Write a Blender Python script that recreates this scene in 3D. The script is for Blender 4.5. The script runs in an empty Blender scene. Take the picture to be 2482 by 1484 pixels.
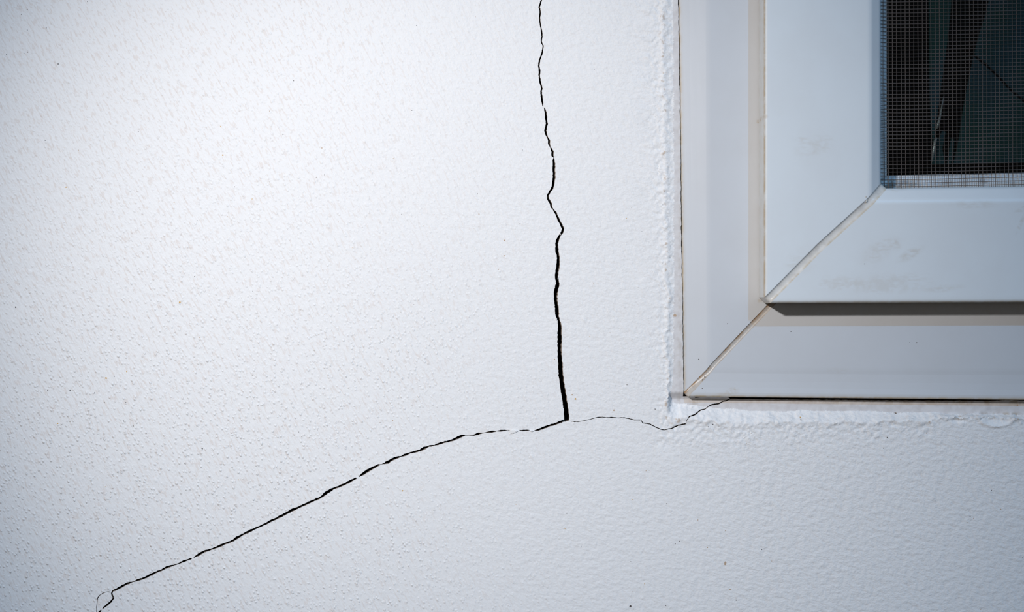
import bpy, bmesh, math, random
import numpy as np
from mathutils import Vector, noise
from mathutils.geometry import delaunay_2d_cdt

# ------------------------------------------------------------------ units
# One unit of the wall grid is S metres; (u, v) run right and down on the
# wall plane, h is the height of a surface in front of the wall plane.
S = 0.0002
CU, CV = 1241.0, 742.0
FLOOR_V = 3200.0
ZC = (FLOOR_V - CV) * S
DIST = 3450.0


def W(u, v, h=0.0):
    return ((u - CU) * S, -h * S, ZC + (CV - v) * S)


def onto(px, py, h):
    """point (u, v) at height h seen from the camera over wall point (px, py)"""
    k = (DIST - h) / DIST
    return CU + (px - CU) * k, CV + (py - CV) * k


scene = bpy.context.scene
col = scene.collection

# ------------------------------------------------------------------ camera
cam_d = bpy.data.cameras.new('camera')
cam = bpy.data.objects.new('camera', cam_d)
col.objects.link(cam)
cam.location = W(CU, CV, DIST)
cam.rotation_euler = (math.pi / 2, 0, 0)
cam_d.sensor_fit = 'HORIZONTAL'
cam_d.sensor_width = 36.0
cam_d.lens = DIST / 2482.0 * 36.0
cam_d.clip_start = 0.01
cam_d.clip_end = 50
cam_d.dof.use_dof = True
cam_d.dof.focus_distance = DIST * S - 0.001
cam_d.dof.aperture_fstop = 2.8
scene.camera = cam

# ------------------------------------------------------------------ world
world = bpy.data.worlds.new('world')
scene.world = world
world.use_nodes = True
wn, wl = world.node_tree.nodes, world.node_tree.links
wn.clear()
wo = wn.new('ShaderNodeOutputWorld')
wb = wn.new('ShaderNodeBackground')
wt = wn.new('ShaderNodeTexCoord')
wr = wn.new('ShaderNodeValToRGB')
wd = wn.new('ShaderNodeVectorMath')
wd.operation = 'DOT_PRODUCT'
wd.inputs[1].default_value = Vector((0.45, -0.45, 0.77)).normalized()      # open sky, up and to the right
wm = wn.new('ShaderNodeMapRange')
wm.inputs['From Min'].default_value = -1
wl.new(wt.outputs['Generated'], wd.inputs[0])
wl.new(wd.outputs['Value'], wm.inputs['Value'])
wl.new(wm.outputs['Result'], wr.inputs['Fac'])
wr.color_ramp.elements[0].position = 0.72
wr.color_ramp.elements[0].color = (0.185, 0.125, 0.072, 1)
wr.color_ramp.elements[1].position = 0.98
wr.color_ramp.elements[1].color = (0.26, 0.36, 0.46, 1)
wl.new(wr.outputs['Color'], wb.inputs['Color'])
wb.inputs['Strength'].default_value = 0.55
wl.new(wb.outputs[0], wo.inputs['Surface'])

# ------------------------------------------------------------------ lights
sun_d = bpy.data.lights.new('daylight', 'SUN')
sun_d.energy = 0.95
sun_d.color = (0.17, 0.45, 0.82)
sun_d.angle = math.radians(1.3)
sun = bpy.data.objects.new('daylight', sun_d)
col.objects.link(sun)
sun.rotation_euler = Vector((0.285, -1.0, 0.67)).to_track_quat('Z', 'Y').to_euler()

key_d = bpy.data.lights.new('work_light', 'SPOT')
key_d.energy = 15.2
key_d.color = (1.0, 0.955, 0.93)
key_d.shadow_soft_size = 0.018
key_d.spot_size = math.radians(57.5)
key_d.spot_blend = 1.0
key = bpy.data.objects.new('work_light', key_d)
col.objects.link(key)
key.location = W(70, -360, 3000)
aim = Vector(W(1105, 730, 0)) - Vector(key.location)
key.rotation_euler = aim.to_track_quat('-Z', 'Y').to_euler()

scene.view_settings.view_transform = 'Standard'
scene.view_settings.look = 'None'
scene.view_settings.gamma = 1.0
scene.view_settings.exposure = 0.0
scene.view_settings.use_curve_mapping = False

random.seed(11)


# ------------------------------------------------------------------ helpers
def tag(o, label=None, cat=None, kind=None, group=None):
    if label:
        o['label'] = label
    if cat:
        o['category'] = cat
    if kind:
        o['kind'] = kind
    if group:
        o['group'] = group
    return o


def mesh_obj(name, verts, faces, mats, parent=None, mat_idx=None, smooth=False, attrs=None):
    me = bpy.data.meshes.new(name)
    me.from_pydata([tuple(map(float, p)) for p in verts], [], [tuple(f) for f in faces])
    for m in mats:
        me.materials.append(m)
    if mat_idx is not None:
        me.polygons.foreach_set('material_index', np.array(mat_idx, dtype=np.int32))
    if smooth is True:
        me.polygons.foreach_set('use_smooth', np.ones(len(faces), dtype=bool))
    if attrs:
        for k, vals in attrs.items():
            a = me.attributes.new(k, 'FLOAT', 'POINT')
            a.data.foreach_set('value', np.array(vals, dtype=np.float32))
    me.update()
    o = bpy.data.objects.new(name, me)
    col.objects.link(o)
    if parent:
        o.parent = parent
        o.matrix_parent_inverse = parent.matrix_basis.inverted()
    return o


def empty(name, loc):
    o = bpy.data.objects.new(name, None)
    o.empty_display_size = 0.02
    o.location = loc
    col.objects.link(o)
    return o


class NT:
    """small node-tree builder"""

    def __init__(self, name):
        self.m = bpy.data.materials.new(name)
        self.m.use_nodes = True
        self.t = self.m.node_tree
        self.t.nodes.clear()
        self.out = self.n('ShaderNodeOutputMaterial')
        self.b = self.n('ShaderNodeBsdfPrincipled')
        self.l(self.b.outputs[0], self.out.inputs[0])

    def n(self, typ, **kw):
        nd = self.t.nodes.new(typ)
        for k, v in kw.items():
            setattr(nd, k, v)
        return nd

    def l(self, a, b):
        self.t.links.new(a, b)

    def put(self, sock, v):
        if isinstance(v, (int, float)):
            sock.default_value = v
        elif isinstance(v, tuple):
            sock.default_value = v if len(v) == len(sock.default_value) else (*v, 1)
        else:
            self.l(v, sock)

    def math(self, op, a, b=0.0, c=None, clamp=False):
        nd = self.n('ShaderNodeMath', operation=op, use_clamp=clamp)
        self.put(nd.inputs[0], a)
        self.put(nd.inputs[1], b)
        if c is not None:
            self.put(nd.inputs[2], c)
        return nd.outputs[0]

    def pos(self):
        return self.n('ShaderNodeNewGeometry').outputs['Position']

    def mapping(self, vec, rot=(0, 0, 0), scale=(1, 1, 1), loc=(0, 0, 0)):
        nd = self.n('ShaderNodeMapping')
        self.l(vec, nd.inputs['Vector'])
        nd.inputs['Rotation'].default_value = rot
        nd.inputs['Scale'].default_value = scale
        nd.inputs['Location'].default_value = loc
        return nd.outputs[0]

    def noise(self, vec, scale, detail=2.0, rough=0.5, dist=0.0):
        nd = self.n('ShaderNodeTexNoise')
        self.l(vec, nd.inputs['Vector'])
        nd.inputs['Scale'].default_value = scale
        nd.inputs['Detail'].default_value = detail
        nd.inputs['Roughness'].default_value = rough
        nd.inputs['Distortion'].default_value = dist
        return nd.outputs[0]

    def voronoi(self, vec, scale, feature='F1', rand=1.0):
        nd = self.n('ShaderNodeTexVoronoi', feature=feature)
        self.l(vec, nd.inputs['Vector'])
        nd.inputs['Scale'].default_value = scale
        nd.inputs['Randomness'].default_value = rand
        return nd.outputs['Distance'], nd.outputs['Color']

    def ramp(self, fac, lo, hi, a=0.0, b=1.0, smooth=True):
        nd = self.n('ShaderNodeMapRange')
        nd.interpolation_type = 'SMOOTHSTEP' if smooth else 'LINEAR'
        self.put(nd.inputs['Value'], fac)
        nd.inputs['From Min'].default_value = lo
        nd.inputs['From Max'].default_value = hi
        nd.inputs['To Min'].default_value = a
        nd.inputs['To Max'].default_value = b
        return nd.outputs['Result']

    def mix(self, fac, a, b):
        nd = self.n('ShaderNodeMix', data_type='RGBA')
        self.put(nd.inputs[0], fac)
        self.put(nd.inputs[6], a)
        self.put(nd.inputs[7], b)
        return nd.outputs[2]

    def attr(self, name):
        return self.n('ShaderNodeAttribute', attribute_name=name).outputs['Fac']

    def bump(self, height, dist, strength=1.0):
        nd = self.n('ShaderNodeBump')
        self.l(height, nd.inputs['Height'])
        nd.inputs['Distance'].default_value = dist
        nd.inputs['Strength'].default_value = strength
        self.l(nd.outputs[0], self.b.inputs['Normal'])

    def spot(self, vec, u, v, ru, rv, ang=0.0):
        """soft elliptical patch around a place on the wall grid, 1 inside to 0 outside"""
        m = self.n('ShaderNodeVectorMath', operation='SUBTRACT')
        self.l(vec, m.inputs[0])
        x, y, z = W(u, v)
        m.inputs[1].default_value = (x, 0, z)
        r = self.mapping(m.outputs[0], rot=(0, ang, 0))
        q = self.mapping(r, scale=(1 / (ru * S), 0, 1 / (rv * S)))
        ln = self.n('ShaderNodeVectorMath', operation='LENGTH')
        self.l(q, ln.inputs[0])
        return self.ramp(ln.outputs['Value'], 0.25, 1.0, 1.0, 0.0)


def plain(name, colr, rough=0.6, spec=0.3):
    t = NT(name)
    t.b.inputs['Base Color'].default_value = (*colr, 1)
    t.b.inputs['Roughness'].default_value = rough
    t.b.inputs['Specular IOR Level'].default_value = spec
    return t.m


# ------------------------------------------------------------------ materials
def make_wall_paint():
    t = NT('white_wall_paint')
    p = t.pos()
    # roller streaks leaning from upper left to lower right
    q = t.mapping(p, rot=(0, math.radians(28), 0))
    streak = t.mapping(q, scale=(1.0, 1.0, 0.36))
    n1 = t.noise(streak, 620, 2.0, 0.5)
    fl = t.mapping(t.mapping(p, rot=(0, math.radians(-14), 0)), scale=(0.68, 1.0, 1.0))
    n2 = t.noise(fl, 430, 2.5, 0.55)
    fine = t.noise(p, 1700, 1.0, 0.5)

    def peaks(scale, r0, r1, lo, hi):
        # stipple thrown up by the roller: small soft peaks of uneven size
        wv = t.n('ShaderNodeVectorMath', operation='MULTIPLY_ADD')
        wn_ = t.n('ShaderNodeTexNoise')
        t.l(p, wn_.inputs['Vector'])
        wn_.inputs['Scale'].default_value = scale * 0.9
        wn_.inputs['Detail'].default_value = 1.0
        t.l(wn_.outputs['Color'], wv.inputs[0])
        wv.inputs[1].default_value = (0.4 / scale,) * 3
        t.l(t.mapping(q, scale=(1.0, 1.0, 0.8)), wv.inputs[2])
        d, cl = t.voronoi(wv.outputs[0], scale)
        sc = t.n('ShaderNodeSeparateColor')
        t.l(cl, sc.inputs[0])
        return t.math('MULTIPLY', t.ramp(d, r0, r1, 1.0, 0.0), t.ramp(sc.outputs[0], lo, hi))

    dots = t.math('ADD', peaks(680, 0.04, 0.50, 0.15, 0.9), t.math('MULTIPLY', peaks(430, 0.03, 0.38, 0.62, 1.0), 0.6))
    lumps = peaks(150, 0.03, 0.22, 0.86, 1.0)
    # where the roller left heavier stipple (left and lower left), and flatter strokes to the right
    xyz = t.n('ShaderNodeSeparateXYZ')
    t.l(p, xyz.inputs[0])
    big = t.noise(p, 9, 2.0, 0.5)
    gx = t.math('ADD', xyz.outputs['X'], t.math('MULTIPLY', t.math('SUBTRACT', big, 0.5), 0.25))
    left = t.ramp(gx, -0.16, 0.10, 1.0, 0.0)
    low = t.ramp(xyz.outputs['Z'], ZC - 0.10, ZC + 0.10, 1.0, 0.35)
    stip = t.math('MULTIPLY', left, low)
    h = t.math('MULTIPLY', n1, t.ramp(gx, -0.1, 0.12, 0.95, 0.30))
    h = t.math('ADD', h, t.math('MULTIPLY', n2, t.ramp(gx, -0.1, 0.16, 0.35, 2.3)))
    h = t.math('ADD', h, t.math('MULTIPLY', dots, t.math('MULTIPLY_ADD', stip, 1.0, 0.12)))
    h = t.math('ADD', h, t.math('MULTIPLY', lumps, 0.6))
    h = t.math('ADD', h, t.math('MULTIPLY', fine, 0.12))
    t.bump(h, 0.00030)
    # dust settled in the hollows
    hollow = t.ramp(t.noise(t.mapping(q, scale=(1.0, 1.0, 0.26)), 820, 2.0, 0.6), 0.36, 0.47, 1.0, 0.0)
    dusty = t.math('MULTIPLY', hollow, t.math('MULTIPLY_ADD', left, 0.42, 0.08))
    dusty = t.math('MAXIMUM', dusty, t.math('MULTIPLY', t.ramp(n2, 0.30, 0.44, 1.0, 0.0), t.ramp(gx, 0.0, 0.2, 0.0, 0.30)))
    c = t.mix(dusty, (0.865, 0.86, 0.855), (0.74, 0.655, 0.60))
    g = t.attr('grime')
    gn = t.math('MULTIPLY', g, t.ramp(t.noise(p, 330, 3.0, 0.6), 0.54, 0.66))
    c = t.mix(gn, c, (0.50, 0.37, 0.26))
    t.l(c, t.b.inputs['Base Color'])
    t.b.inputs['Roughness'].default_value = 0.55
    t.b.inputs['Specular IOR Level'].default_value = 0.25
    return t.m


def make_sealant():
    t = NT('painted_sealant')
    p = t.pos()
    n = t.noise(p, 300, 3.0)
    c = t.mix(t.ramp(n, 0.35, 0.7), (0.74, 0.72, 0.715), (0.66, 0.63, 0.62))
    g = t.math('MULTIPLY', t.attr('grime'), t.ramp(t.noise(p, 380, 3.0), 0.40, 0.62))
    c = t.mix(g, c, (0.40, 0.31, 0.20))
    t.l(c, t.b.inputs['Base Color'])
    t.bump(t.noise(p, 420, 3.0), 0.0002, 0.8)
    t.b.inputs['Roughness'].default_value = 0.5
    return t.m


def make_pvc(name, c0, c1, tan=(0.50, 0.42, 0.32)):
    t = NT(name)
    p = t.pos()
    n = t.noise(p, 40, 4.0, 0.6)
    c = t.mix(t.ramp(n, 0.3, 0.75), c0, c1)
    fine = t.noise(t.mapping(p, scale=(0.25, 1, 1)), 700, 3.0, 0.65)
    thr = t.ramp(fine, 0.46, 0.66)
    med = t.ramp(t.noise(p, 170, 4.0, 0.6, 0.6), 0.42, 0.68)
    for (u, v, ru, rv, ang, k) in [
        (2452, 512, 34, 9, 0.25, 0.55), (2440, 548, 7, 34, -0.42, 0.40), (2330, 502, 75, 14, 0.0, 0.22),
        (2110, 610, 70, 30, 0.5, 0.22), (2180, 620, 46, 16, 0.5, 0.34), (2140, 595, 26, 14, -0.6, 0.32),
        (1955, 365, 62, 30, 0.3, 0.22), (1925, 350, 20, 8, 0, 0.3), (2130, 690, 140, 34, 0.05, 0.20),
        (2010, 690, 80, 26, 0.0, 0.20), (2260, 700, 60, 12, 0.1, 0.22), (2030, 900, 40, 12, 0, 0.12),
        (1838, 295, 8, 8, 0.4, 0.9), (1920, 640, 60, 40, 0.7, 0.15), (1762, 845, 26, 10, 0.8, 0.4), (1846, 724, 16, 10, 0.7, 1.0), (1756, 850, 40, 9, 0.75, 0.5),
        (1774, 948, 22, 12, 0.2, 0.7), (1755, 955, 24, 5, 0, 0.6),
        (2146, 446, 34, 30, 0, 1.0), (2165, 452, 34, 18, 0, 0.9), (2200, 446, 44, 16, 0, 0.7), (2390, 437, 20, 12, 0, 0.5), (2440, 440, 26, 9, 0, 0.3), (2290, 440, 24, 12, 0, 0.4),
    ]:
        m = t.math('MULTIPLY', t.spot(p, u, v, ru, rv, ang), t.math('MAXIMUM', thr, med))
        c = t.mix(t.math('MULTIPLY', m, k), c, tan)
    g = t.attr('grime')
    gm = t.math('MULTIPLY', g, t.ramp(t.noise(p, 190, 4.0, 0.7), 0.30, 0.62, 0.35, 1.0))
    c = t.mix(gm, c, (0.46, 0.35, 0.20))
    t.l(c, t.b.inputs['Base Color'])
    t.b.inputs['Roughness'].default_value = 0.38
    t.b.inputs['Specular IOR Level'].default_value = 0.35
    return t.m


def make_weld(name, c0, c1, stain):
    t = NT(name)
    p = t.pos()
    n = t.noise(t.mapping(p, scale=(1, 1, 1)), 260, 3.0)
    c = t.mix(t.ramp(n, 0.35, 0.7), c0, c1)
    g = t.math('MULTIPLY', t.attr('grime'), t.ramp(t.noise(p, 230, 3.0, 0.6), 0.36, 0.58))
    c = t.mix(g, c, stain)
    t.l(c, t.b.inputs['Base Color'])
    t.b.inputs['Roughness'].default_value = 0.35
    t.bump(n, 0.00015, 0.6)
    return t.m


def make_cement():
    t = NT('broken_render')
    p = t.pos()
    n = t.noise(p, 500, 4.0, 0.7)
    t.l(t.mix(n, (0.20, 0.16, 0.13), (0.42, 0.35, 0.30)), t.b.inputs['Base Color'])
    t.b.inputs['Roughness'].default_value = 0.95
    t.b.inputs['Specular IOR Level'].default_value = 0.05
    t.bump(t.noise(p, 700, 3.0), 0.0006)
    return t.m


def make_ground():
    t = NT('brown_ground')
    p = t.pos()
    n = t.noise(p, 14, 6.0, 0.6)
    t.l(t.mix(n, (0.17, 0.105, 0.055), (0.25, 0.165, 0.095)), t.b.inputs['Base Color'])
    t.b.inputs['Roughness'].default_value = 0.9
    return t.m


def make_sheet():
    t = NT('dusty_dark_green_sheet')
    p = t.pos()
    n = t.noise(p, 45, 4.0, 0.6)
    d = t.noise(p, 1700, 2.0, 0.6)
    c = t.mix(t.ramp(n, 0.35, 0.65), (0.009, 0.028, 0.038), (0.006, 0.030, 0.024))
    c = t.mix(t.ramp(d, 0.45, 0.75, 0.0, 0.55), c, (0.030, 0.058, 0.072))
    t.l(c, t.b.inputs['Base Color'])
    t.b.inputs['Roughness'].default_value = 0.75
    t.b.inputs['Specular IOR Level'].default_value = 0.15
    return t.m


def make_glass():
    t = NT('clear_glass')
    t.t.nodes.remove(t.b)
    tr = t.n('ShaderNodeBsdfTransparent')
    tr.inputs['Color'].default_value = (0.92, 0.965, 0.955, 1)
    gl = t.n('ShaderNodeBsdfGlossy')
    gl.inputs['Roughness'].default_value = 0.02
    fr = t.n('ShaderNodeFresnel')
    fr.inputs['IOR'].default_value = 1.25
    mx = t.n('ShaderNodeMixShader')
    t.l(fr.outputs[0], mx.inputs[0])
    t.l(tr.outputs[0], mx.inputs[1])
    t.l(gl.outputs[0], mx.inputs[2])
    t.l(mx.outputs[0], t.out.inputs[0])
    return t.m


M_WALL = make_wall_paint()
M_SEAL = make_sealant()
M_PVC = make_pvc('white_pvc', (0.75, 0.80, 0.83), (0.73, 0.77, 0.795))
M_BEAD = make_pvc('bead_pvc', (0.76, 0.77, 0.78), (0.70, 0.69, 0.68), (0.10, 0.075, 0.06))
M_PVC_FRAME = make_pvc('greyish_pvc', (0.63, 0.65, 0.675), (0.615, 0.63, 0.65))
M_WELD = make_weld('sash_weld', (0.70, 0.69, 0.66), (0.60, 0.58, 0.55), (0.50, 0.42, 0.28))
M_WELD2 = make_weld('frame_weld', (0.52, 0.49, 0.45), (0.44, 0.40, 0.36), (0.42, 0.25, 0.12))
M_CEM = make_cement()
M_DARK = plain('dark_fleck', (0.09, 0.075, 0.07))
M_OCHRE = plain('ochre_fleck', (0.62, 0.36, 0.10))
M_TAN = plain('tan_fleck', (0.52, 0.38, 0.27))
M_SHEET = make_sheet()
M_GLASS = make_glass()
M_WIRE = plain('screen_wire', (0.105, 0.085, 0.075), 0.5, 0.3)
M_GLINT = plain('glint_grey', (0.22, 0.22, 0.22), 0.2, 1.0)  # grey lifted so that the added tubes read as a glint
M_ROOM = plain('room_darkness', (0.006, 0.008, 0.011), 0.9, 0.05)  # near-black colour stands in for the darkness of the unlit room
M_GROUND = make_ground()

# ------------------------------------------------------------------ crack outlines on the wall (u, v, width)
VERT = [(1315, -120, 3), (1309, -90, 3.4), (1313, -60, 3), (1307, -35, 3.4), (1310, -15, 3), (1312.2, 0, 3.2), (1307.1, 17.2, 3.8), (1309.7, 30, 3.4), (1307.7, 43.5, 3.4), (1309.3, 56.6, 3.2),
        (1312.4, 74.8, 3.2), (1314, 89, 3.6), (1311.8, 97, 3.4), (1312.8, 104, 3.4), (1316.8, 111, 3), (1313.8, 129.3, 4),
        (1307.7, 145.5, 3.8), (1305.7, 159.7, 3.8), (1307.7, 169.8, 4.4), (1307.1, 181.9, 4), (1309.1, 198, 4),
        (1313.6, 215.2, 4.2), (1311.2, 220.3, 4), (1313.2, 236.5, 4.6), (1315.6, 255.7, 3.2), (1316.6, 258.5, 1.0)]
VERT2 = [(1318.6, 260.8, 1.0), (1320, 263.5, 3.2), (1322.7, 272.8, 5), (1323.7, 287, 5.2), (1325.3, 300, 5.2), (1321.9, 316.2, 5.6),
         (1323.7, 326.3, 3.8), (1328.3, 335.4, 3), (1330.8, 340.4, 5.5), (1330.4, 348.5, 5), (1333.8, 356.6, 1.4),
         (1339.5, 367.7, 6.5), (1339.5, 377.8, 5), (1342.5, 381.9, 1.3), (1341.9, 388.9, 5.5), (1343.1, 401, 6.5),
         (1342.7, 415.2, 6.5), (1343.1, 429.3, 6.8), (1340.5, 444.5, 6.8), (1339, 455.6, 6), (1331.4, 467.7, 5),
         (1327.7, 473.8, 5.5), (1328.3, 481.9, 4.5), (1335.8, 494, 6), (1335.8, 500, 5.5), (1340.5, 507.2, 2.3),
         (1346.5, 515.2, 5.5), (1350.2, 524.3, 6), (1354.6, 534.4, 5), (1360.7, 545.6, 5.5), (1364.7, 554.6, 6.5),
         (1362.7, 563.7, 6.3), (1357.6, 569.8, 5.5), (1351.6, 580.9, 7), (1349.6, 590.6, 7.6), (1350, 608.6, 8),
         (1353.2, 622.8, 7), (1352.8, 636.9, 8.5), (1352, 649, 9), (1349.2, 663.2, 8.5), (1349.2, 673.3, 7.5),
         (1352, 687.5, 8.5), (1348.6, 701.6, 10), (1346.4, 717.8, 9.2), (1348, 734, 8.5), (1350, 750.1, 9.5),
         (1351.2, 768.3, 8.5), (1354, 776.4, 6.5), (1357.3, 790.5, 8.5), (1356.1, 804.7, 10), (1356.5, 833, 10.6),
         (1356.7, 862.7, 11), (1358.7, 886.9, 11.5), (1359.3, 909.2, 11.5), (1362.7, 929.4, 11), (1365.4, 949.6, 12),
         (1369.4, 973.8, 12), (1372.2, 994, 12), (1373.4, 1012, 12.5), (1374.2, 1020.5, 11)]
DIAG = [
    [(1376, 1018.5, 5), (1363.2, 1021.2, 5.5), (1348.1, 1027.4, 5), (1334.3, 1031.5, 5), (1322, 1035.6, 6), (1308.2, 1041.1, 5.5), (1294.5, 1044.8, 1.2)],
    [(1284, 1043.4, 0.9), (1276.6, 1043.2, 3), (1265.6, 1043.9, 3.6), (1258.4, 1043.2, 1.0)],
    [(1242, 1042.4, 1.2), (1235.4, 1043.6, 1.4), (1230, 1043.7, 0.9), (1223, 1043.6, 3), (1213.4, 1044.1, 4.8), (1203.7, 1045.5, 1.3), (1196.9, 1046.3, 4), (1188.6, 1046.9, 5),
     (1176.2, 1048.9, 1.1), (1169.4, 1050, 2.2), (1159.7, 1051.8, 6), (1146, 1056, 2.2), (1137.7, 1055.6, 1), (1128.1, 1055.4, 1.5),
     (1119.9, 1056.4, 6.5), (1110.2, 1061, 7.5), (1098.5, 1066.4, 5), (1086.9, 1070.2, 4.2), (1078.3, 1071.9, 4.5), (1061.8, 1076.8, 5),
     (1052.9, 1079.6, 1.8), (1044, 1081, 4.5), (1037.1, 1082.8, 3), (1027.5, 1087.4, 8), (1017.9, 1092, 5), (1005.5, 1095.7, 4),
     (994.5, 1098.2, 3), (984.9, 1101.9, 6), (972.5, 1106.7, 2.5), (960.1, 1110.1, 6), (949.1, 1114.9, 6.5), (939.5, 1121.1, 7.5),
     (928.5, 1124.6, 2.6), (924.4, 1126, 0.8), (917.5, 1128, 5), (903.7, 1134.2, 6.5), (888.6, 1143.1, 7.5), (879, 1150, 6),
     (869.4, 1156.2, 1.6)],
    [(864.6, 1158.4, 1.2), (862, 1159.8, 4.3), (846, 1168.6, 6.8), (835, 1174, 4.8), (821.2, 1180, 4.5), (807.5, 1185, 5), (789.2, 1195.9, 8.2),
     (782, 1202.4, 6), (775, 1207.4, 5), (758.5, 1214.2, 4.8), (744.7, 1220.4, 5), (722.7, 1230.7, 5), (707.6, 1236.9, 7.5),
     (695.2, 1243.8, 6), (678.7, 1252.7, 6.5), (667.7, 1258.5, 4.5), (654, 1264.4, 6), (640.2, 1272, 4.5), (623.7, 1279.5, 4.2),
     (601.7, 1289.2, 6.2), (588, 1296.7, 4.5), (574.2, 1303.6, 6.2), (564.6, 1311.2, 4.5), (548.1, 1317.4, 5), (534.9, 1323, 5.2),
     (516.3, 1330.6, 4), (494.2, 1337.7, 5), (481.8, 1344.6, 7), (469.5, 1352.2, 1.8)],
    [(465.4, 1353.8, 1.2), (461.2, 1355.3, 3.6), (453, 1358.4, 3), (444.7, 1361.1, 5), (432.4, 1366.9, 2.2), (420, 1370.7, 3), (403.5, 1376.2, 6),
     (389.7, 1383.4, 4), (382.9, 1385.9, 4.8), (367.7, 1392.7, 5.5), (351.2, 1401, 4.5), (333.4, 1407.2, 4.8), (322.4, 1410.6, 1.8),
     (307.2, 1415.4, 6), (293.5, 1423, 5.6), (282.5, 1429.2, 4.5), (272.9, 1433.3, 3.6), (270.8, 1439.5, 3.6), (272.9, 1445, 4),
     (275, 1450.5, 4.3), (268.7, 1458.7, 4.8), (259.1, 1467, 4.5), (250.9, 1473.9, 3.8), (247.6, 1477.6, 1)],
    [(245.6, 1479, 1.5), (242.6, 1482.8, 5), (232, 1498, 5), (214, 1522, 4.4), (205, 1556, 4.6), (186, 1590, 3.6), (172, 1640, 3), (160, 1700, 1)],
]
LOOP = [[(268, 1432.4, 0.8), (259, 1434.7, 0.9), (250.9, 1438, 1.5), (241.2, 1443.6, 1.7), (236.4, 1450.5, 2.1), (235.7, 1460, 1.2), (233.7, 1472.5, 1.2), (233.7, 1484, 1.1), (231, 1510, 1.0), (233, 1530, 0.7)]]
HAIR = [[(1384.2, 1021.7, 1.2), (1393.2, 1022.7, 1.7), (1403.3, 1022.7, 1.3), (1414.4, 1020.3, 1.6), (1426.5, 1017.6, 1.2), (1434.5, 1015.6, 1.4), (1448.6, 1011.6, 1.9),
         (1460.7, 1011.4, 1.9), (1469.8, 1012.2, 1.3), (1480.9, 1011.6, 1.9), (1499, 1013.6, 1.9), (1509.1, 1012.2, 1.6), (1521.2, 1014.2, 1.9),
         (1537.3, 1018.2, 2.1), (1553.4, 1018.6, 1.9), (1558.4, 1025.7, 2.1), (1575.5, 1028.3, 2.3), (1587.6, 1034.8, 2.2), (1599.7, 1040.4, 2.2),
         (1609.8, 1042.4, 1.9), (1627.9, 1038.8, 2.7), (1644, 1031.1, 2.9), (1660.2, 1028.1, 3.1), (1662.2, 1025.7, 0.9), (1664.2, 1019.6, 1.5),
         (1671.2, 1009.6, 2.9), (1684.3, 1006.1, 3.7), (1700.5, 995.5, 2.7), (1710.5, 993.5, 2.1), (1720.6, 986.4, 2.5), (1728.7, 982.4, 3.5),
         (1744.8, 980.4, 3.5), (1754.8, 974.7, 2.1), (1762.9, 973.3, 2.9), (1777, 966.5, 3)]]


def crack_outline(pts, seed, step=3.2):
    """ragged closed outline of a crack from its centre line and widths"""
    rnd = random.Random(seed)
    cen = []
    for (a, b) in zip(pts[:-1], pts[1:]):
        L = math.hypot(b[0] - a[0], b[1] - a[1])
        k = max(1, int(L / step))
        for i in range(k):
            f = i / k
            cen.append([a[j] + (b[j] - a[j]) * f for j in range(3)])
    cen.append(list(pts[-1]))
    n = len(cen)
    lft, rgt = [], []
    for i, (u, v, w) in enumerate(cen):
        a, b = cen[max(0, i - 2)], cen[min(n - 1, i + 2)]
        tu, tv = b[0] - a[0], b[1] - a[1]
        L = math.hypot(tu, tv) or 1
        nu, nv = -tv / L, tu / L
        j = min(0.10 * w + 0.12, 0.7)
        wl_, wr_ = w / 2 + rnd.uniform(-j, j), w / 2 + rnd.uniform(-j, j)
        wl_, wr_ = max(0.25, wl_), max(0.25, wr_)
        lft.append((u + nu * wl_, v + nv * wl_))
        rgt.append((u - nu * wr_, v - nv * wr_))
    return lft + rgt[::-1]


CRACKS = []            # (crack id, outline)
CRACKS += [(0, crack_outline(VERT, 1)), (0, crack_outline(VERT2, 2))]
CRACKS += [(1, crack_outline(d, 10 + i)) for i, d in enumerate(DIAG)]
CRACKS += [(2, crack_outline(d, 30 + i)) for i, d in enumerate(LOOP)]
CRACKS += [(3, crack_outline(d, 40 + i)) for i, d in enumerate(HAIR)]

# ------------------------------------------------------------------ plaster edge round the window
UR, VT = 4100.0, -1500.0         # far edges of the outer frame


def lut(x, tab):
    xs, ys = zip(*tab)
    return np.interp(x, xs, ys)


def wob(x, f, seed):
    x = np.atleast_1d(np.asarray(x, dtype=float))
    return np.array([noise.noise(Vector((q * f, seed * 7.31, 0.5))) for q in x])


UC = [(-1600, 1608), (0, 1609), (380, 1613), (600, 1617), (760, 1620), (860, 1615), (920, 1620), (1000, 1619)]
UI = [(-1600, 1630), (0, 1632), (400, 1634), (880, 1633), (940, 1630), (958, 1624), (975, 1633)]
VC = [(1600, 1010), (1680, 1014), (1750, 1024), (1900, 1023), (2100, 1022), (2300, 1014), (2480, 1014), (4000, 1014)]
VI = [(1600, 968), (1622, 969), (1640, 980), (1690, 983), (1750, 993), (1850, 998), (2000, 997), (2100, 1000), (2300, 1003), (2480, 1008), (4000, 1008)]
_tv = np.arange(-1700, 1100, 2.0)
_tu = np.arange(1500, 4300, 2.0)
UCt = lut(_tv, UC) + wob(_tv, 0.05, 1) * 5 + wob(_tv, 0.16, 2) * 4
UIt = lut(_tv, UI) + wob(_tv, 0.02, 3) * 1.6
VCt = lut(_tu, VC) + wob(_tu, 0.03, 4) * 6 + wob(_tu, 0.11, 5) * 5
VIt = lut(_tu, VI) + wob(_tu, 0.02, 6) * 3
DEPTH, DEPTH_SIDE = 20.0, 4.0      # recess below and beside the frame


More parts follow.
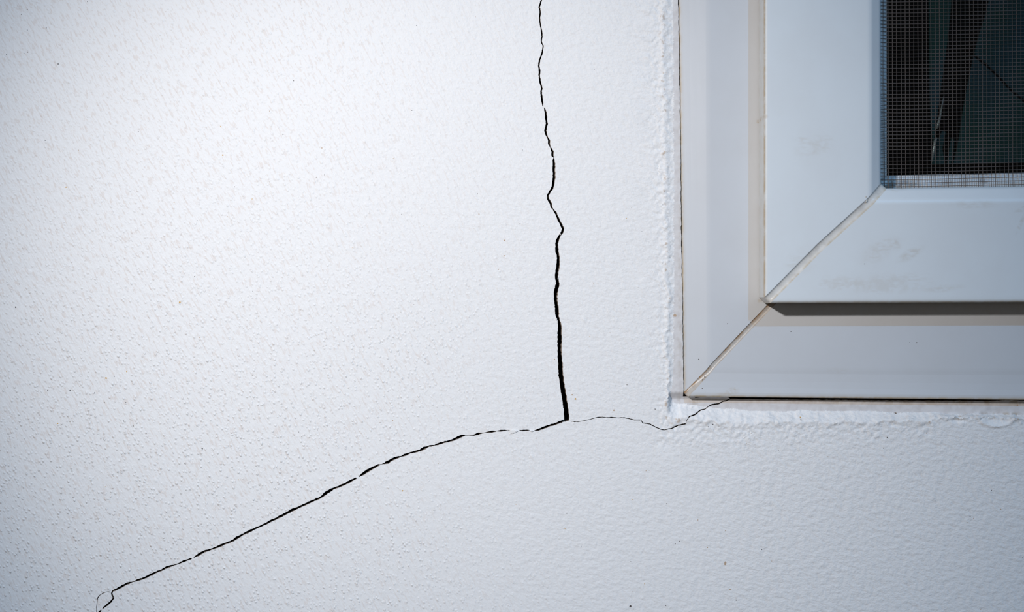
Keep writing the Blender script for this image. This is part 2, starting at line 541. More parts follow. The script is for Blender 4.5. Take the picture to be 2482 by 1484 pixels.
def ledge_t(u, v):
    """0 on the wall face, 1 in the recess next to the window frame"""
    uc, ui = np.interp(v, _tv, UCt), np.interp(v, _tv, UIt)
    vc, vi = np.interp(u, _tu, VCt), np.interp(u, _tu, VIt)
    a = (u - uc) / (ui - uc)
    b = (vc - v) / (vc - vi)
    c = (UR + 45 - u) / 22.0
    d = (v - (VT - 45)) / 22.0
    return np.minimum(np.minimum(a, b), np.minimum(c, d))


def height(u, v):
    u, v = np.asarray(u, float), np.asarray(v, float)
    t = ledge_t(u, v)
    tc = np.clip(t, 0, 1)
    sm = tc * tc * (3 - 2 * tc) * 0.6 + tc * 0.4
    deep_ = DEPTH_SIDE + (DEPTH - DEPTH_SIDE) * np.clip((v - 952) / 16.0, 0, 1)
    h = -deep_ * sm
    # lip thrown up by the brush along the edge, and lumps of paint
    band = np.exp(-((t + 0.12) / 0.30) ** 2)
    near = np.where((t > -3) & (t < 0.98))[0] if h.ndim else []
    lump = np.zeros_like(h)
    for i in near:
        p = Vector((u[i] * 0.09, v[i] * 0.09, 0))
        lump[i] = noise.noise(p) * 0.9 + noise.noise(p * 2.6) * 0.8 + noise.noise(p * 5.5) * 0.35
    fade = np.clip((t + 3) / 2.2, 0, 1) * np.clip((1.0 - t) / 0.15, 0, 1)
    h = h + band * 2.0 + lump * fade * 2.3
    # flaked hollow in the plaster below the frame
    e = np.hypot((u - 2416) / 40.0, (v - 1012) / 21.0)
    h = h - 5.0 * np.clip(1 - e, 0, 1) ** 0.7 * (v > 990) + 3.0 * np.exp(-((e - 1.05) / 0.16) ** 2) * (v > 1004)
    e2 = np.hypot((u - 2322) / 26.0, (v - 1020) / 7.0)
    h = h - 5.0 * np.clip(1 - e2, 0, 1)
    return h


# edge of the sealant along the frame
UG = [(-1500, 1627), (0, 1644.2), (180, 1647.2), (380, 1649.8), (580, 1651.6), (680, 1653.6), (800, 1655.2), (900, 1656.2), (962, 1657.5)]
VG = [(1656, 962.0), (1684, 962.2), (1686, 965.4), (1692, 965.6), (1700, 963.6), (1704, 962.6), (1766, 963.4), (1772, 967.4), (1780, 968.6), (1900, 970.4),
      (2000, 971), (2180, 972.6), (2400, 973.8), (2440, 971.8), (2465, 971.6), (2480, 973), (2600, 974), (4100, 991)]
FR_SL, FR_SB = 0.0125, 0.0098    # the frame stands slightly out of square


def sealant_inner():
    pts = []
    for v in np.arange(VT, 958, 5.0):
        u = float(lut(v, UG)) + float(wob(v, 0.09, 8)[0]) * 1.1 + float(wob(v, 0.4, 9)[0]) * 0.6
        pts.append((u, float(v)))
    u = 1657.0
    while u < UR:
        du = 3.0 if u < 2560 else 30.0
        v = float(lut(u, VG))
        if u > 1775:
            v += float(wob(u, 0.12, 10)[0]) * 0.9 + float(wob(u, 0.5, 11)[0]) * 0.5
        pts.append((float(u), v))
        u += du
    pts += [(UR + 2, 992.0), (UR + 2, VT - 2), (float(pts[0][0]), VT - 2)]
    return pts


HOLE = sealant_inner()

# ------------------------------------------------------------------ triangulate wall, sealant and cracks together
WU0, WU1, WV0, WV1 = -1700.0, 5100.0, -2300.0, FLOOR_V
cv, ce = [], []


def add_loop(pts, closed=True):
    b = len(cv)
    cv.extend(pts)
    n = len(pts)
    for i in range(n if closed else n - 1):
        ce.append((b + i, b + (i + 1) % n))


add_loop([(WU0, WV0), (WU1, WV0), (WU1, WV1), (WU0, WV1)])
for _, o in CRACKS:
    add_loop(o)
add_loop(HOLE)


def in_poly(pts, poly):
    pts = np.asarray(pts)
    poly = np.asarray(poly)
    inside = np.zeros(len(pts), bool)
    lo, hi = poly.min(0), poly.max(0)
    idx = np.where((pts[:, 0] >= lo[0]) & (pts[:, 0] <= hi[0]) & (pts[:, 1] >= lo[1]) & (pts[:, 1] <= hi[1]))[0]
    if len(idx) == 0:
        return inside
    x, y = pts[idx, 0], pts[idx, 1]
    r = np.zeros(len(idx), bool)
    x0, y0 = poly[-1]
    for x1, y1 in poly:
        if y0 != y1:
            c = ((y1 > y) != (y0 > y)) & (x < (x0 - x1) * (y - y1) / (y0 - y1) + x1)
            r ^= c
        x0, y0 = x1, y1
    inside[idx] = r
    return inside


# flecks of dirt and paint splashes on the wall
FLECKS = [(66, 23, 1.3, 0), (52, 35, 1.2, 0), (112, 68, 1.3, 0), (66, 73, 1.3, 0), (67, 126, 1.4, 0), (58, 129, 1.2, 0), (141, 155, 1.5, 0), (16, 132, 1.6, 0), (732, 20, 1.5, 0),
          (540, 376, 2.0, 1), (160, 454, 1.8, 1), (436, 733, 2.2, 1), (140, 1027, 1.8, 1), (257, 917, 2.6, 1), (307, 901, 1.4, 1), (976, 1190, 1.6, 1), (1387, 957, 1.8, 2), (1394.6, 967.5, 2.6, 1),
          (1488, 995, 2.0, 2), (1430, 816, 1.2, 1), (1758, 1366, 4, 2), (1770, 1430, 2.2, 2), (1728, 1029, 1.4, 0), (1588, 992, 1.4, 0), (1717, 1035, 1.3, 0), (1528, 1470, 2.5, 0),
          (38, 745, 2.0, 0), (305, 976, 1.4, 0), (300, 1021, 1.4, 0), (216, 1038, 1.4, 0), (323, 1033, 1.4, 0), (354, 1072, 1.6, 0), (277, 913, 1.2, 0), (1266, 364, 1.2, 0), (1299, 1063, 1.5, 2),
          (1344, 871, 1.7, 2), (1208, 653, 1.6, 2), (1223, 583, 1.8, 2), (1222, 620, 1.6, 2), (170, 946, 1.8, 0), (116, 946, 1.8, 0), (229, 953, 1.6, 0), (253, 976, 1.5, 0), (686, 326, 1.5, 0), (780, 359, 1.6, 2),
          (1636, 765, 4.2, 2), (2176, 1003, 2.4, 0), (1942, 1018, 2.2, 2), (1941, 1012, 1.6, 1),
          (1689, 969, 2.4, 2), (2473, 984, 2.4, 0), (490, 1088, 1.8, 0), (1161, 519, 1.6, 2), (1157, 470, 1.4, 0)]
rf = random.Random(5)
for _ in range(90):
    FLECKS.append((rf.uniform(0, 1600), rf.uniform(0, 1480), rf.uniform(0.7, 1.25), rf.choice([0, 0, 2, 2, 1])))
for _ in range(35):
    FLECKS.append((rf.uniform(1500, 2480), rf.uniform(1050, 1480), rf.uniform(0.8, 1.6), rf.choice([0, 2, 2])))
fl_polys = []
allc = np.array([p for _, o in CRACKS for p in o] + HOLE)
for (u, v, r, k) in FLECKS:
    if np.min(np.hypot(allc[:, 0] - u, allc[:, 1] - v)) < r + 2.5:
        continue
    a0 = rf.uniform(0, 6)
    ar = rf.uniform(0.75, 1.3)
    poly = [(u + r * rf.uniform(0.75, 1.2) * math.cos(a0 + i * math.tau / 7) * ar,
             v + r * rf.uniform(0.75, 1.2) * math.sin(a0 + i * math.tau / 7) / ar) for i in range(7)]
    fl_polys.append((k, poly))
    add_loop(poly)

# scattered support points: a coarse net over the wall, a fine one along the plaster edge
sup = []
for u in np.arange(WU0 + 70, WU1 - 10, 70):
    for v in np.arange(WV0 + 70, WV1 - 10, 70):
        sup.append((u + rf.uniform(-9, 9), v + rf.uniform(-9, 9)))
for u in np.arange(1572, 1661, 3.0):
    for v in np.arange(-60, 1080, 3.4):
        sup.append((u + rf.uniform(-.8, .8), v + rf.uniform(-.8, .8)))
for u in np.arange(1661, 2520, 3.4):
    for v in np.arange(962, 1080, 3.0):
        sup.append((u + rf.uniform(-.8, .8), v + rf.uniform(-.8, .8)))
for u in np.arange(1585, 1650, 7.0):
    for v in np.arange(VT - 60, -60, 14.0):
        sup.append((u, v))
for v in np.arange(972, 1060, 7.0):
    for u in np.arange(2520, UR + 60, 14.0):
        sup.append((u, v))
for u in np.arange(UR + 3, UR + 60, 8.0):
    for v in np.arange(VT - 60, 1040, 40.0):
        sup.append((u, v))
for v in np.arange(VT - 60, VT - 3, 8.0):
    for u in np.arange(1560, UR, 40.0):
        sup.append((u, v))
sup = np.array(sup)
con = np.array(cv)
keep = np.ones(len(sup), bool)
for i in range(0, len(sup), 2000):
    d = np.hypot(sup[i:i + 2000, None, 0] - con[None, :, 0], sup[i:i + 2000, None, 1] - con[None, :, 1]).min(1)
    keep[i:i + 2000] = d > 1.8
keep &= ~in_poly(sup, HOLE)
for _, o in CRACKS:
    keep &= ~in_poly(sup, o)
sup = sup[keep]
cv = list(cv) + [tuple(p) for p in sup]
res = delaunay_2d_cdt([Vector(p) for p in cv], ce, [], 0, 1e-4, False)
tv = np.array([tuple(p) for p in res[0]])
tf = np.array([list(f) for f in res[2]])
cen = tv[tf].mean(1)
hole = in_poly(cen, HOLE)
crack = np.full(len(tf), -1)
for cid, o in CRACKS:
    m = in_poly(cen, o) & (crack < 0)
    crack[m] = cid
crack[hole] = -1
solid = ~hole & (crack < 0)
tl = ledge_t(cen[:, 0], cen[:, 1])
seal = solid & (tl >= 1.0)
fleck = np.zeros(len(tf), int)
for k, poly in fl_polys:
    fleck[in_poly(cen, poly)] = k + 1
hv = height(tv[:, 0], tv[:, 1])
P3 = np.array([W(u, v, h) for (u, v), h in zip(tv, hv)])
tvt = ledge_t(tv[:, 0], tv[:, 1])
gr_wall = 0.9 * np.exp(-((tvt + 0.15) / 0.22) ** 2) * np.clip(0.8 + 0.6 * (tv[:, 0] < 1650) + 1.2 * (tv[:, 0] > 2250) - 0.5, 0, 1)
gr_wall += np.exp(-((tv[:, 0] - 2330) / 40) ** 2 - ((tv[:, 1] - 1008) / 6) ** 2) * 0.7
tint_seal = np.clip((tv[:, 0] - 1700) / 900, 0.0, 0.8) * np.exp(-((tv[:, 1] - 974) / 7) ** 2)  # browner band just below the frame, stronger towards the right
tint_seal += 0.75 * np.clip((tv[:, 0] - 2300) / 150, 0, 1) * np.exp(-((tv[:, 1] - 1006) / 4) ** 2)
tint_seal += 0.22 * (tv[:, 0] < 1660) * np.exp(-((tv[:, 0] - 1649) / 6) ** 2)
tint_seal += 0.5 * np.exp(-((tv[:, 0] - 1690) / 14) ** 2 - ((tv[:, 1] - 975) / 9) ** 2)

# neighbours across every edge
edge = {}
for fi, f in enumerate(tf):
    for i in range(3):
        a, b = f[i], f[(i + 1) % 3]
        edge.setdefault((min(a, b), max(a, b)), []).append((fi, a, b))
rims = []              # (solid face, other face or None, a, b)
for k, l in edge.items():
    if len(l) == 1:
        if solid[l[0][0]]:
            rims.append((l[0][0], -1, l[0][1], l[0][2]))
    else:
        (f0, a0, b0), (f1, a1, b1) = l
        if solid[f0] and not solid[f1]:
            rims.append((f0, f1, a0, b0))
        elif solid[f1] and not solid[f0]:
            rims.append((f1, f0, a1, b1))


def compact(faces, verts, extra):
    used = sorted({i for f in faces for i in f})
    mp = {o: n for n, o in enumerate(used)}
    return [verts[i] for i in used], [[mp[i] for i in f] for f in faces], {k: [x[i] for i in used] for k, x in extra.items()}


# paint and sealant surfaces with their torn edges
allv = [tuple(p) for p in P3]
gw, gs = list(gr_wall), list(tint_seal)
deep = {}


def sunk(i, h):
    """vertex i pushed to depth h behind the wall plane"""
    key_ = (i, h)
    if key_ not in deep:
        u, v = tv[i]
        deep[key_] = len(allv)
        allv.append(W(u, v, h if h < -50 else hv[i] + h))
        gw.append(0.0)
        gs.append(0.0)
    return deep[key_]


wf, wm_, sf, sm_ = [], [], [], []
for fi, f in enumerate(tf):
    if not solid[fi]:
        continue
    if seal[fi]:
        sf.append(list(f))
        sm_.append(2 if fleck[fi] else 0)
    else:
        wf.append(list(f))
        wm_.append(fleck[fi])
crack_faces = {0: [], 1: [], 2: [], 3: []}
inward = {}            # direction into the crack at each rim vertex
for (fs, fo, a, b) in rims:
    if fo >= 0 and crack[fo] >= 0:
        e = tv[b] - tv[a]
        nn = np.array([-e[1], e[0]]) / (np.hypot(*e) or 1)
        if np.dot(nn, cen[fs] - tv[a]) > 0:
            nn = -nn
        inward[a] = inward.get(a, 0) + nn
        inward[b] = inward.get(b, 0) + nn
wide = np.array([q for p_ in [VERT, VERT2] + DIAG for q in p_])


def lip(i):
    """broken lip: a few grains deep the crack is narrower on its far side"""
    key_ = (i, 'lip')
    if key_ not in deep:
        u, v = tv[i]
        nn = inward[i] / (np.hypot(*inward[i]) or 1)
        k = np.argmin(np.hypot(wide[:, 0] - u, wide[:, 1] - v))
        near_ = math.hypot(wide[k, 0] - u, wide[k, 1] - v) < 40
        facing = max(0.0, float(np.dot(nn, (-0.85, -0.5))))
        rag = 0.5 + 0.9 * noise.noise(Vector((u * 0.035, v * 0.035, 3.3))) + 0.35 * noise.noise(Vector((u * 0.21, v * 0.21, 1.3)))
        amt = (min(2.9, 0.27 * wide[k, 2]) * facing * min(1.0, max(0.0, rag))) if near_ else 0.0
        deep[key_] = len(allv)
        allv.append(W(u + nn[0] * amt, v + nn[1] * amt, hv[i] - 1.0 - 1.6 * amt))
        gw.append(0.0)
        gs.append(0.0)
    return deep[key_]



CR_DEEP = -170.0
for (fs, fo, a, b) in rims:
    if fo == -1:       # outer edge of the wall panel
        wf.append([b, a, sunk(a, -600.0), sunk(b, -600.0)])
        wm_.append(0)
    elif crack[fo] >= 0:
        (sf if seal[fs] else wf).append([b, a, sunk(a, -0.8), sunk(b, -0.8)])
        (sm_ if seal[fs] else wm_).append(0)
        crack_faces[crack[fo]].append([sunk(b, -0.8), sunk(a, -0.8), lip(a), lip(b)])
        crack_faces[crack[fo]].append([lip(b), lip(a), sunk(a, CR_DEEP), sunk(b, CR_DEEP)])
    else:              # edge of the hole for the window
        tgt, tm = (sf, sm_) if seal[fs] else (wf, wm_)
        tgt.append([b, a, sunk(a, -3.0), sunk(b, -3.0)])
        tm.append(0)
        tgt.append([sunk(b, -3.0), sunk(a, -3.0), sunk(a, -300.0), sunk(b, -300.0)])
        tm.append(1 if tgt is sf else 4)
for fi, f in enumerate(tf):
    if crack[fi] >= 0:
        crack_faces[crack[fi]].append([sunk(i, CR_DEEP) for i in f])

v_, f_, ex = compact(wf, allv, {'grime': gw})
wall = mesh_obj('wall_front', v_, f_, [M_WALL, M_DARK, M_OCHRE, M_TAN, M_CEM], None, wm_, True, ex)
wall.data.set_sharp_from_angle(angle=math.radians(50))
tag(wall, kind='structure', label='white painted rendered wall with long black cracks')
v_, f_, ex = compact(sf, allv, {'grime': gs})
seal_o = mesh_obj('trim_1', v_, f_, [M_SEAL, M_CEM, M_TAN], None, sm_, True, ex)
seal_o.data.set_sharp_from_angle(angle=math.radians(50))
tag(seal_o, kind='structure', label='white sealant strip round the window frame')
CL = {0: 'long black crack running down the wall from the top',
      1: 'black crack slanting down to the lower left',
      2: 'hairline crack looping beside the lower left end of the slanting crack',
      3: 'hairline crack winding to the bottom left corner of the window'}
for cid, fs in crack_faces.items():
    v_, f_, _ = compact(fs, allv, {})
    tag(mesh_obj('crack', v_, f_, [M_CEM], wall), CL[cid])

# lifted flakes of paint along the cracks
FL = [[(1236, 1041), (1243, 1040.2), (1252, 1042), (1257, 1044.2), (1250, 1049), (1243, 1052), (1237, 1052), (1234.6, 1047)],
      [(1283, 1042.3), (1290, 1042.6), (1295, 1044.4), (1290, 1047.2), (1285, 1045.6)],
      [(1354.6, 563), (1357.5, 562.5), (1359.5, 569), (1357.4, 570.6), (1355.4, 567)],
      [(1345.2, 771), (1348.4, 769.5), (1350.6, 774), (1349, 777.5), (1346, 776)],
      [(1352.2, 671.5), (1354.8, 672), (1354.4, 677.5), (1351.4, 677.6)]]
for poly in FL:
    n = len(poly)
    cu, cvv = sum(p[0] for p in poly) / n, sum(p[1] for p in poly) / n
    vv, ff = [], []
    for h0, k in ((0.2, 1.0), (1.6, 0.92), (2.2, 0.5)):
        for (u, v) in poly:
            vv.append(W(cu + (u - cu) * k, cvv + (v - cvv) * k, h0 + (u - cu) * 0.05))
    for r in range(2):
        for i in range(n):
            j = (i + 1) % n
            ff.append([r * n + i, r * n + j, (r + 1) * n + j, (r + 1) * n + i])
    ff.append([2 * n + i for i in range(n)])
    ff.append([i for i in range(n)][::-1])
    mesh_obj('paint_flake', vv, ff, [M_WALL], wall, attrs={'grime': [0.0] * len(vv)})


# ------------------------------------------------------------------ window
def arc(p0, p1, corner, n=5):
    """points of a rounded corner between two profile points"""
    out = []
    for i in range(n + 1):
        t = i / n
        a, b, c = (1 - t) ** 2, 2 * t * (1 - t), t * t
        out.append(tuple(a * x + b * y + c * z for x, y, z in zip(p0, corner, p1)))
    return out


class Profile:
    """rings of a mitred rectangular frame: (uL, vB, h, side slope, rail slope, grime)"""

    def __init__(self, rings, u0):
        self.r = rings
        self.u0 = u0

    def corners(self, r, g=0.0):
        uL, vB, h, sl, sb = r[:5]
        off = uL - self.u0
        uR, vT = UR - off, VT + off
        BL = np.array([uL, vB])
        TL = np.array([uL + sl * (vT - vB), vT])
        BR = np.array([uR, vB + sb * (uR - uL)])
        TR = np.array([uR, vT])
        return BL, BR, TR, TL


def build_frame(name, prof, mat, parent, g, groove, weld_mat, label=None, seam_grime=None):
    rings = prof.r
    vv, ff, gr = [], [], []
    C = [prof.corners(r) for r in rings]
    n = len(rings)
    seams = []
    ends = {}
    for side in range(4):      # bottom, right, top, left
        a, b = side, (side + 1) % 4
        base = len(vv)
        SEG = 12
        for i, r in enumerate(rings):
            p, q = C[i][a], C[i][b]
            d = (q - p) / np.linalg.norm(q - p)
            p2, q2 = p + d * g, q - d * g
            ends[(side, 0, i)], ends[(side, 1, i)] = p2, q2
            for k in range(SEG + 1):
                x = p2 + (q2 - p2) * k / SEG
                vv.append(W(x[0], x[1], r[6] if side == 0 and len(r) > 6 else r[2]))
                gr.append(r[5])
        for i in range(n - 1):
            for k in range(SEG):
                j = base + i * (SEG + 1) + k
                ff.append([j, j + 1, j + SEG + 2, j + SEG + 1])
    o = mesh_obj(name, vv, ff, [mat, M_DARK], parent, attrs={'grime': gr})
    if label:
        tag(o, label)
    # weld grooves in the four mitred corners
    cols = [(0, 0), (0.10, 0.75), (0.3, 0.95), (0.5, 1.0), (0.72, 0.85), (0.9, 0.45), (1, 0)]
    for c in range(4):
        sv, sf_, sg = [], [], []
        A = [ends[((c + 3) % 4, 1, i)] for i in range(n)]
        B = [ends[(c, 0, i)] for i in range(n)]
        # sample the groove densely between profile rings so that it can be uneven
        rows = []
        for i in range(n - 1):
            L = np.hypot(*(A[i + 1] - A[i])) + abs(rings[i + 1][2] - rings[i][2])
            m = max(1, int(L / 7))
            ra, rb = rings[i], rings[i + 1]
            ha = [q[6] if (c == 1 and len(q) > 6) else q[2] for q in (ra, rb)]     # member that ends here
            hb = [q[6] if (c == 0 and len(q) > 6) else q[2] for q in (ra, rb)]     # member that starts here
            for k in range(m):
                t = k / m
                rows.append((A[i] * (1 - t) + A[i + 1] * t, B[i] * (1 - t) + B[i + 1] * t,
                             ha[0] * (1 - t) + ha[1] * t, hb[0] * (1 - t) + hb[1] * t))
        rows.append((A[-1], B[-1], rings[-1][2], rings[-1][2]))
        for ri, (pa, pb, h0_, h1_) in enumerate(rows):
            w = 1 + 0.18 * noise.noise(Vector((ri * 0.31, c * 3.3, 0.2)))
            for ci, (t, dpt) in enumerate(cols):
                x = pa * (1 - t) + pb * t
                sv.append(W(x[0], x[1], h0_ * (1 - t) + h1_ * t - dpt * groove * w))
                sg.append(seam_grime[ci] if seam_grime else 0.0)
        m = len(cols)
        for r in range(len(rows) - 1):
            for k in range(m - 1):
                j = r * m + k
                sf_.append([j, j + 1, j + m + 1, j + m])
        mesh_obj('weld_seam', sv, sf_, [weld_mat], o, attrs={'grime': sg}, smooth=True)
    return o


win = empty('window_1', W(1658, 962, -30))
tag(win, kind='structure', label='white plastic casement window beside the cracked wall')
bpy.context.view_layer.update()

# outer frame: rises from the sealant to a flat face and runs on under the sash
fo = [(1657.5, 961.8, -120, FR_SL, FR_SB, 0.0), (1657.5, 961.8, -12, FR_SL, FR_SB, 0.6)]
fo += [(*p, FR_SL, FR_SB, gk, ex_) for p, gk, ex_ in zip(arc((1657.5, 961.8, -12), (1664.5, 955, -5.8), (1658, 961.4, -6.4)), (1.0, 1.0, 0.9, 0.7, 0.4, 0.15), (-8, 3.5, 5.6, 6.4, 6.8, 6.9))][1:]
fo += [(1668, 951, -5.2, FR_SL, 0.0095, 0.02, 6.9), (1680, 939, -2.7, 0.009, 0.009, 0.0, 5.5), (1694, 924, 0.2, 0.006, 0.008, 0.0, 4.5), (1712, 905, 4.0, 0.002, 0.006, 0.0, 4.05)]
fo += [(*p, 0.0015, 0.004, 0.0) for p in arc((1712, 905, 4.0), (1724, 890, 5.0), (1718, 897.5, 4.9))][1:]
fo += [(1800, 810, 5.0, 0.0005, 0.0, 0.0), (1884, 722, 5.0, 0, 0, 0.0), (1884, 722, -60, 0, 0, 0.0)]
frame = build_frame('window_frame', Profile(fo, 1657.5), M_PVC_FRAME, win, 9.5, 2.8, M_WELD2,
                    seam_grime=[0.9, 0.95, 0.55, 0.1, 0.0, 0.05, 0.1])

# sash: stands proud of the frame, flat face, sloping inner edge, deep reveal
SU, SV = 1836.5, 735.0
so = [(SU + 10, SV - 10, 4.9, 0, -.004, 0.3), (SU + 1.5, SV - 1.5, 9, 0, -.004, 0.5), (SU, SV, 16, 0, -.004, 0.25), (SU, SV, 78, 0, -.004, 0.2)]
so += [(*p, 0, -.004, gk) for p, gk in zip(arc((SU, SV, 86), (SU + 8, SV - 8, 95), (SU, SV, 95), 7), (0.9, 0.95, 0.9, 0.6, 0.3, 0.15, 0.08, 0.03))]
so += [(SU + 13, SV - 13, 95.2, 0, -.004, 0.0), (1960, 610, 95.2, 0, -.006, 0.0)]
so += [(*p, 0, -.009, 0.0) for p in arc((2078, 503, 95.2), (2092, 488, 91), (2086, 494.5, 95), 6)]
so += [(*p, 0, -.013, 0.0) for p in arc((2110, 470, 78), (2118, 462, 62), (2117.5, 462.5, 72), 6)]
so += [(2118, 462, 20, 0, -.014, 0.1), (2118, 462, -40, 0, -.014, 0.1)]
sash = build_frame('sash', Profile(so, 1657.5), M_PVC, win, 14.0, 4.2, M_WELD,
                   seam_grime=[0.1, 0.1, 0.05, 0.0, 0.15, 0.5, 0.6])

# chips where the weld was trimmed at the inner corner of the sash
chip = [((2098, 478), (2112, 466), 3.0, 96), ((2099, 490), (2107, 476), 2.4, 95.5)]
for (a, b, r, h) in chip:
    a, b = np.array(onto(*a, h)), np.array(onto(*b, h))
    d = (b - a) / np.linalg.norm(b - a)
    nrm = np.array([-d[1], d[0]])
    vv, ff = [], []
    for k in range(7):
        t = k / 6
        c = a + (b - a) * t
        w = r * (0.25 + math.sin(math.pi * min(1, t + 0.15)) * 0.9)
        for (s, hh) in ((-1, -5), (-0.7, 0.4), (0, 1.2), (0.8, 0.2), (1, -5)):
            q = c + nrm * w * s
            vv.append(W(q[0], q[1], h + hh - 8 * t))
    for k in range(6):
        for s in range(4):
            j = k * 5 + s
            ff.append([j, j + 1, j + 6, j + 5])
    mesh_obj('weld_chip', vv, ff, [M_WELD], sash, attrs={'grime': [0.2] * len(vv)})

# glazing bead behind the screen
bo = [(2112, 468, -13, 0, -.014, 0.4), (2120, 460, -13, 0, -.014, 0.45), (2134, 446, -15, 0, -.016, 0.12), (2152, 427, -19, 0, -.02, 0.1)]
bo += [(*p, 0, -.02, 0.1) for p in arc((2152, 427, -19), (2156, 423, -26), (2156, 423, -20), 4)][1:]
bo += [(2156, 423, -52, 0, -.02, 0.2)]


def build_simple(name, prof, mat, parent):
    vv, ff, gr = [], [], []
    for r in prof.r:
        for c in prof.corners(r):
            vv.append(W(c[0], c[1], r[2]))
            gr.append(r[5])
    for i in range(len(prof.r) - 1):
        for k in range(4):
            ff.append([i * 4 + k, i * 4 + (k + 1) % 4, i * 4 + 4 + (k + 1) % 4, i * 4 + 4 + k])
    return mesh_obj(name, vv, ff, [mat], parent, attrs={'grime': gr})


build_simple('glazing_bead', Profile(bo, 1657.5), M_BEAD, sash)

gu0, gu1, gv0, gv1 = 2135, UR - 478, VT + 478, 446
vv = [W(u, v, h) for h in (-44, -52) for (u, v) in ((gu0, gv1), (gu1, gv1 - 20), (gu1, gv0), (gu0, gv0))]
tag(mesh_obj('glass_pane', vv, [(0, 1, 2, 3), (7, 6, 5, 4), (0, 4, 5, 1), (1, 5, 6, 2), (2, 6, 7, 3), (3, 7, 4, 0)], [M_GLASS], sash), 'clear glass')


# small dark specks stuck to the plastic
def speck(u, v, h, r, parent):
    n = 7
    vv = [W(u + r * math.cos(i * math.tau / n) * rf.uniform(.8, 1.2), v + r * math.sin(i * math.tau / n) * rf.uniform(.8, 1.2), h - 0.3) for i in range(n)]
    vv.append(W(u, v, h + r * 0.6))
    return mesh_obj('dirt_speck', vv, [(i, (i + 1) % n, n) for i in range(n)] + [tuple(range(n))[::-1]], [M_DARK], parent)


for (px, py, r) in [(1694, 871, 1.6), (1703, 921, 1.7), (1708, 914, 1.5), (1702, 942, 1.5), (1709, 951, 1.3), (1763, 785, 1.6), (1917, 804, 1.5), (1679, 176, 1.4), (1680, 252, 1.2), (2222, 831, 1.6), (2205, 830, 1.1), (2095, 640, 1.2)]:
    if 1860 < px and py < 735:
        hh = 95.2
    elif px < 1716 or py > 900:
        e = max(0.0, min(1.0, min((px - 1664) / 50, (956 - py) / 53)))
        hh = (6.9 - 2.9 * e ** 0.7) if py - 951 > 1668 - px else -5.2 + 9.2 * e
    else:
        hh = 5.0
    u, v = onto(px, py, hh)
    speck(u, v, hh, r, sash if hh > 50 else frame)

# ------------------------------------------------------------------ insect screen
SH = 44.0
vv, ff = [], []
RW = 0.8


def wire(p0, p1, seed, segs):
    base = len(vv)
    d = np.array(p1) - np.array(p0)
    horiz = abs(d[0]) > abs(d[1])
    for k in range(segs + 1):
        t = k / segs
        u, v = p0[0] + d[0] * t, p0[1] + d[1] * t
        wv = noise.noise(Vector((t * segs * 0.22, seed * 1.7, 0))) * 1.1
        if horiz:
            v += wv * 0.8 - 9 * math.exp(-(u - 2118) / 70.0) * 0.25
        else:
            u += wv * 0.7
        for a in range(5):
            ca, sa = math.cos(a * math.tau / 5) * RW, math.sin(a * math.tau / 5) * RW
            vv.append(W(u + (0 if horiz else ca), v + (ca if horiz else 0), SH + sa + (0.6 if horiz else -0.6)))
    for k in range(segs):
        for a in range(5):
            b = (a + 1) % 5
            ff.append([base + k * 5 + a, base + k * 5 + b, base + k * 5 + 5 + b, base + k * 5 + 5 + a])


scr_u1, scr_v0 = UR - 460.5, VT + 460.5
i = 0
u = 2122.0
while u < scr_u1:
    bot = 462 - 0.014 * (u - 2118)
    wire((u, bot), (u - 0.004 * (bot - scr_v0), scr_v0), i, 60)
    u += 10.25
    i += 1
v = 459.0
slope = -0.024
while v > scr_v0 - slope * 0:
    v1 = v + slope * (scr_u1 - 2118)
    wire((2118, v), (scr_u1, v1), i + 1000, 60)
    v -= 8.85
    i += 1
scr = mesh_obj('insect_screen', vv, ff, [M_WIRE])
tag(scr, 'fine grey brown insect screen stretched across the white sash opening', 'insect screen')

# ------------------------------------------------------------------ dark sheet behind the glass
HS = -80.0


def sheet_poly(pts, h, bulge=0.0, n_sub=1):
    return [(*onto(px, py, h), h) for px, py in pts]


panels = [
    # narrow flap along the left fold
    [(2252, -420), (2252, 0), (2253, 120), (2254, 230), (2257, 300), (2262, 345), (2268, 312), (2281, 210), (2291, 140), (2300, 70), (2306, 0), (2330, -420)],
    # upper right panel
    [(2420, -420), (2398, 0), (2388, 40), (2376, 75), (2362, 128), (2364, 133), (2396, 158), (2424, 186), (2452, 216), (2482, 240), (2560, 300), (2900, 560), (2900, -420)],
    # lower right panel below the slit
    [(2360, 137), (2353, 172), (2344, 214), (2337, 252), (2331, 290), (2326, 330), (2319, 366), (2312, 396), (2400, 395.5), (2482, 394), (2900, 390), (2900, 569), (2560, 309), (2480, 247), (2450, 222), (2421, 192), (2392, 163)],
    # torn tongue at the foot of the fold
    [(2258, 398), (2262, 352), (2274, 340), (2284, 318), (2292, 320), (2284, 360), (2290, 398)],
    [(2296, 398), (2303, 352), (2306, 336), (2313, 338), (2311, 372), (2304, 398)],
]
vv, ff = [], []
for pi, pts in enumerate(panels):
    h = HS + (0, -3, 2, -10, -6)[pi]
    if pi == 2:
        pts = [p for p in pts if p[1] < 560 or p[0] < 2890]
        pts = [(2360, 137), (2353, 172), (2344, 214), (2337, 252), (2331, 290), (2326, 330), (2319, 366), (2312, 396), (2400, 395.5), (2482, 394), (2660, 391), (2560, 309), (2480, 247), (2450, 222), (2421, 192), (2392, 163)]
    n = len(pts)
    b = len(vv)
    for dh in (0, -5):
        for (px, py) in pts:
            u, v = onto(px, py, h)
            vv.append(W(u, v, h + dh))
    ff.append([b + k for k in range(n)])
    ff.append([b + n + k for k in range(n)][::-1])
    for k in range(n):
        ff.append([b + k, b + (k + 1) % n, b + n + (k + 1) % n, b + n + k])
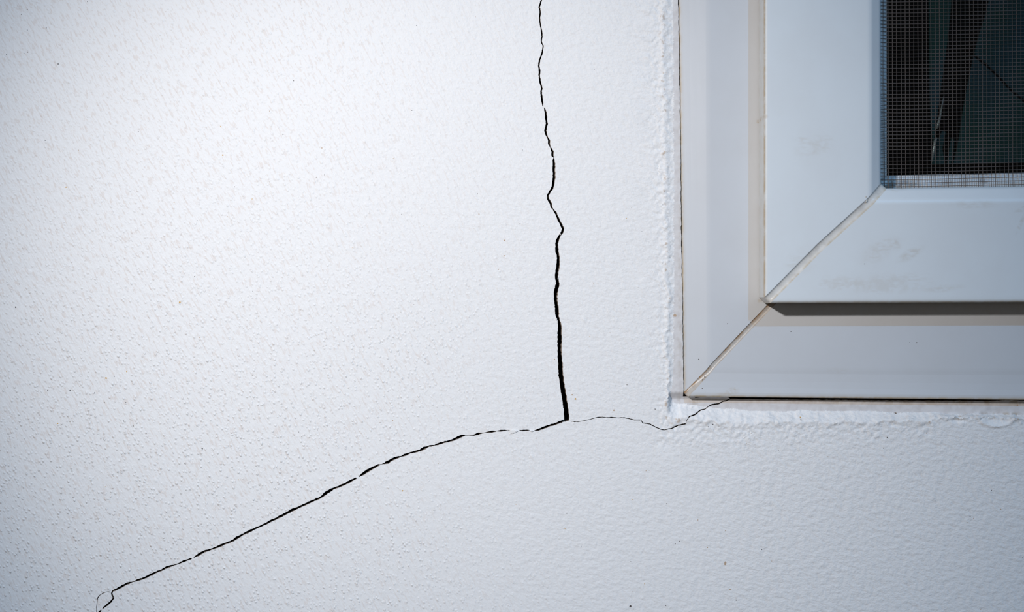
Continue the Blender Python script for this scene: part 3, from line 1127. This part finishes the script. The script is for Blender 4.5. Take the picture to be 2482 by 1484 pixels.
sheet = empty('plastic_sheet', W(2300, 400, HS))
tag(sheet, 'creased dark green sheet hanging behind the insect screen', 'sheet')
bpy.context.view_layer.update()
mesh_obj('panel', vv, ff, [M_SHEET], sheet)


# tubes added along the fold of the sheet to stand in for its glint
def rolled(path, parent):
    vv, ff = [], []
    n = 14
    for (px, py, r) in path:
        h = HS + 8
        u, v = onto(px, py, h)
        for a in range(n):
            vv.append(W(u + r * math.cos(a * math.tau / n), v, h + r * math.sin(a * math.tau / n)))
    for k in range(len(path) - 1):
        for a in range(n):
            b = (a + 1) % n
            ff.append([k * n + a, k * n + b, (k + 1) * n + b, (k + 1) * n + a])
    ff.append(list(range(n))[::-1])
    ff.append([(len(path) - 1) * n + a for a in range(n)])
    tag(mesh_obj('glint_tube', vv, ff, [M_GLINT], parent, smooth=True), 'added tube standing for the glint on the fold')


rolled([(2259.5, 392, 1.0), (2262, 370, 3.0), (2266, 345, 4.0), (2269, 334, 3.2)], sheet)
rolled([(2271, 312, 2.6), (2274, 300, 3.4), (2279, 280, 2.6), (2284, 252, 1.6), (2288, 232, 0.7)], sheet)

# ------------------------------------------------------------------ dark room behind the window, ground in front of the wall
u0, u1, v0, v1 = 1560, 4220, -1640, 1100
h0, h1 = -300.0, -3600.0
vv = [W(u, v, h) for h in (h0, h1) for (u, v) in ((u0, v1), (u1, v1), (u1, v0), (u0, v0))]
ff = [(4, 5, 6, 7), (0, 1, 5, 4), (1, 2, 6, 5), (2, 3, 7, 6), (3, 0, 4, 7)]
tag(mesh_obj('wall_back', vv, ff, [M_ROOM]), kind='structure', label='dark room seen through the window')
vv = [(-1.6, -2.4, 0), (1.6, -2.4, 0), (1.6, 0.12, 0), (-1.6, 0.12, 0)]
vv += [(x, y, -0.05) for x, y, z in vv]
tag(mesh_obj('floor', vv, [(0, 1, 2, 3), (7, 6, 5, 4), (0, 4, 5, 1), (1, 5, 6, 2), (2, 6, 7, 3), (3, 7, 4, 0)], [M_GROUND]), kind='structure', label='brown ground at the foot of the wall')
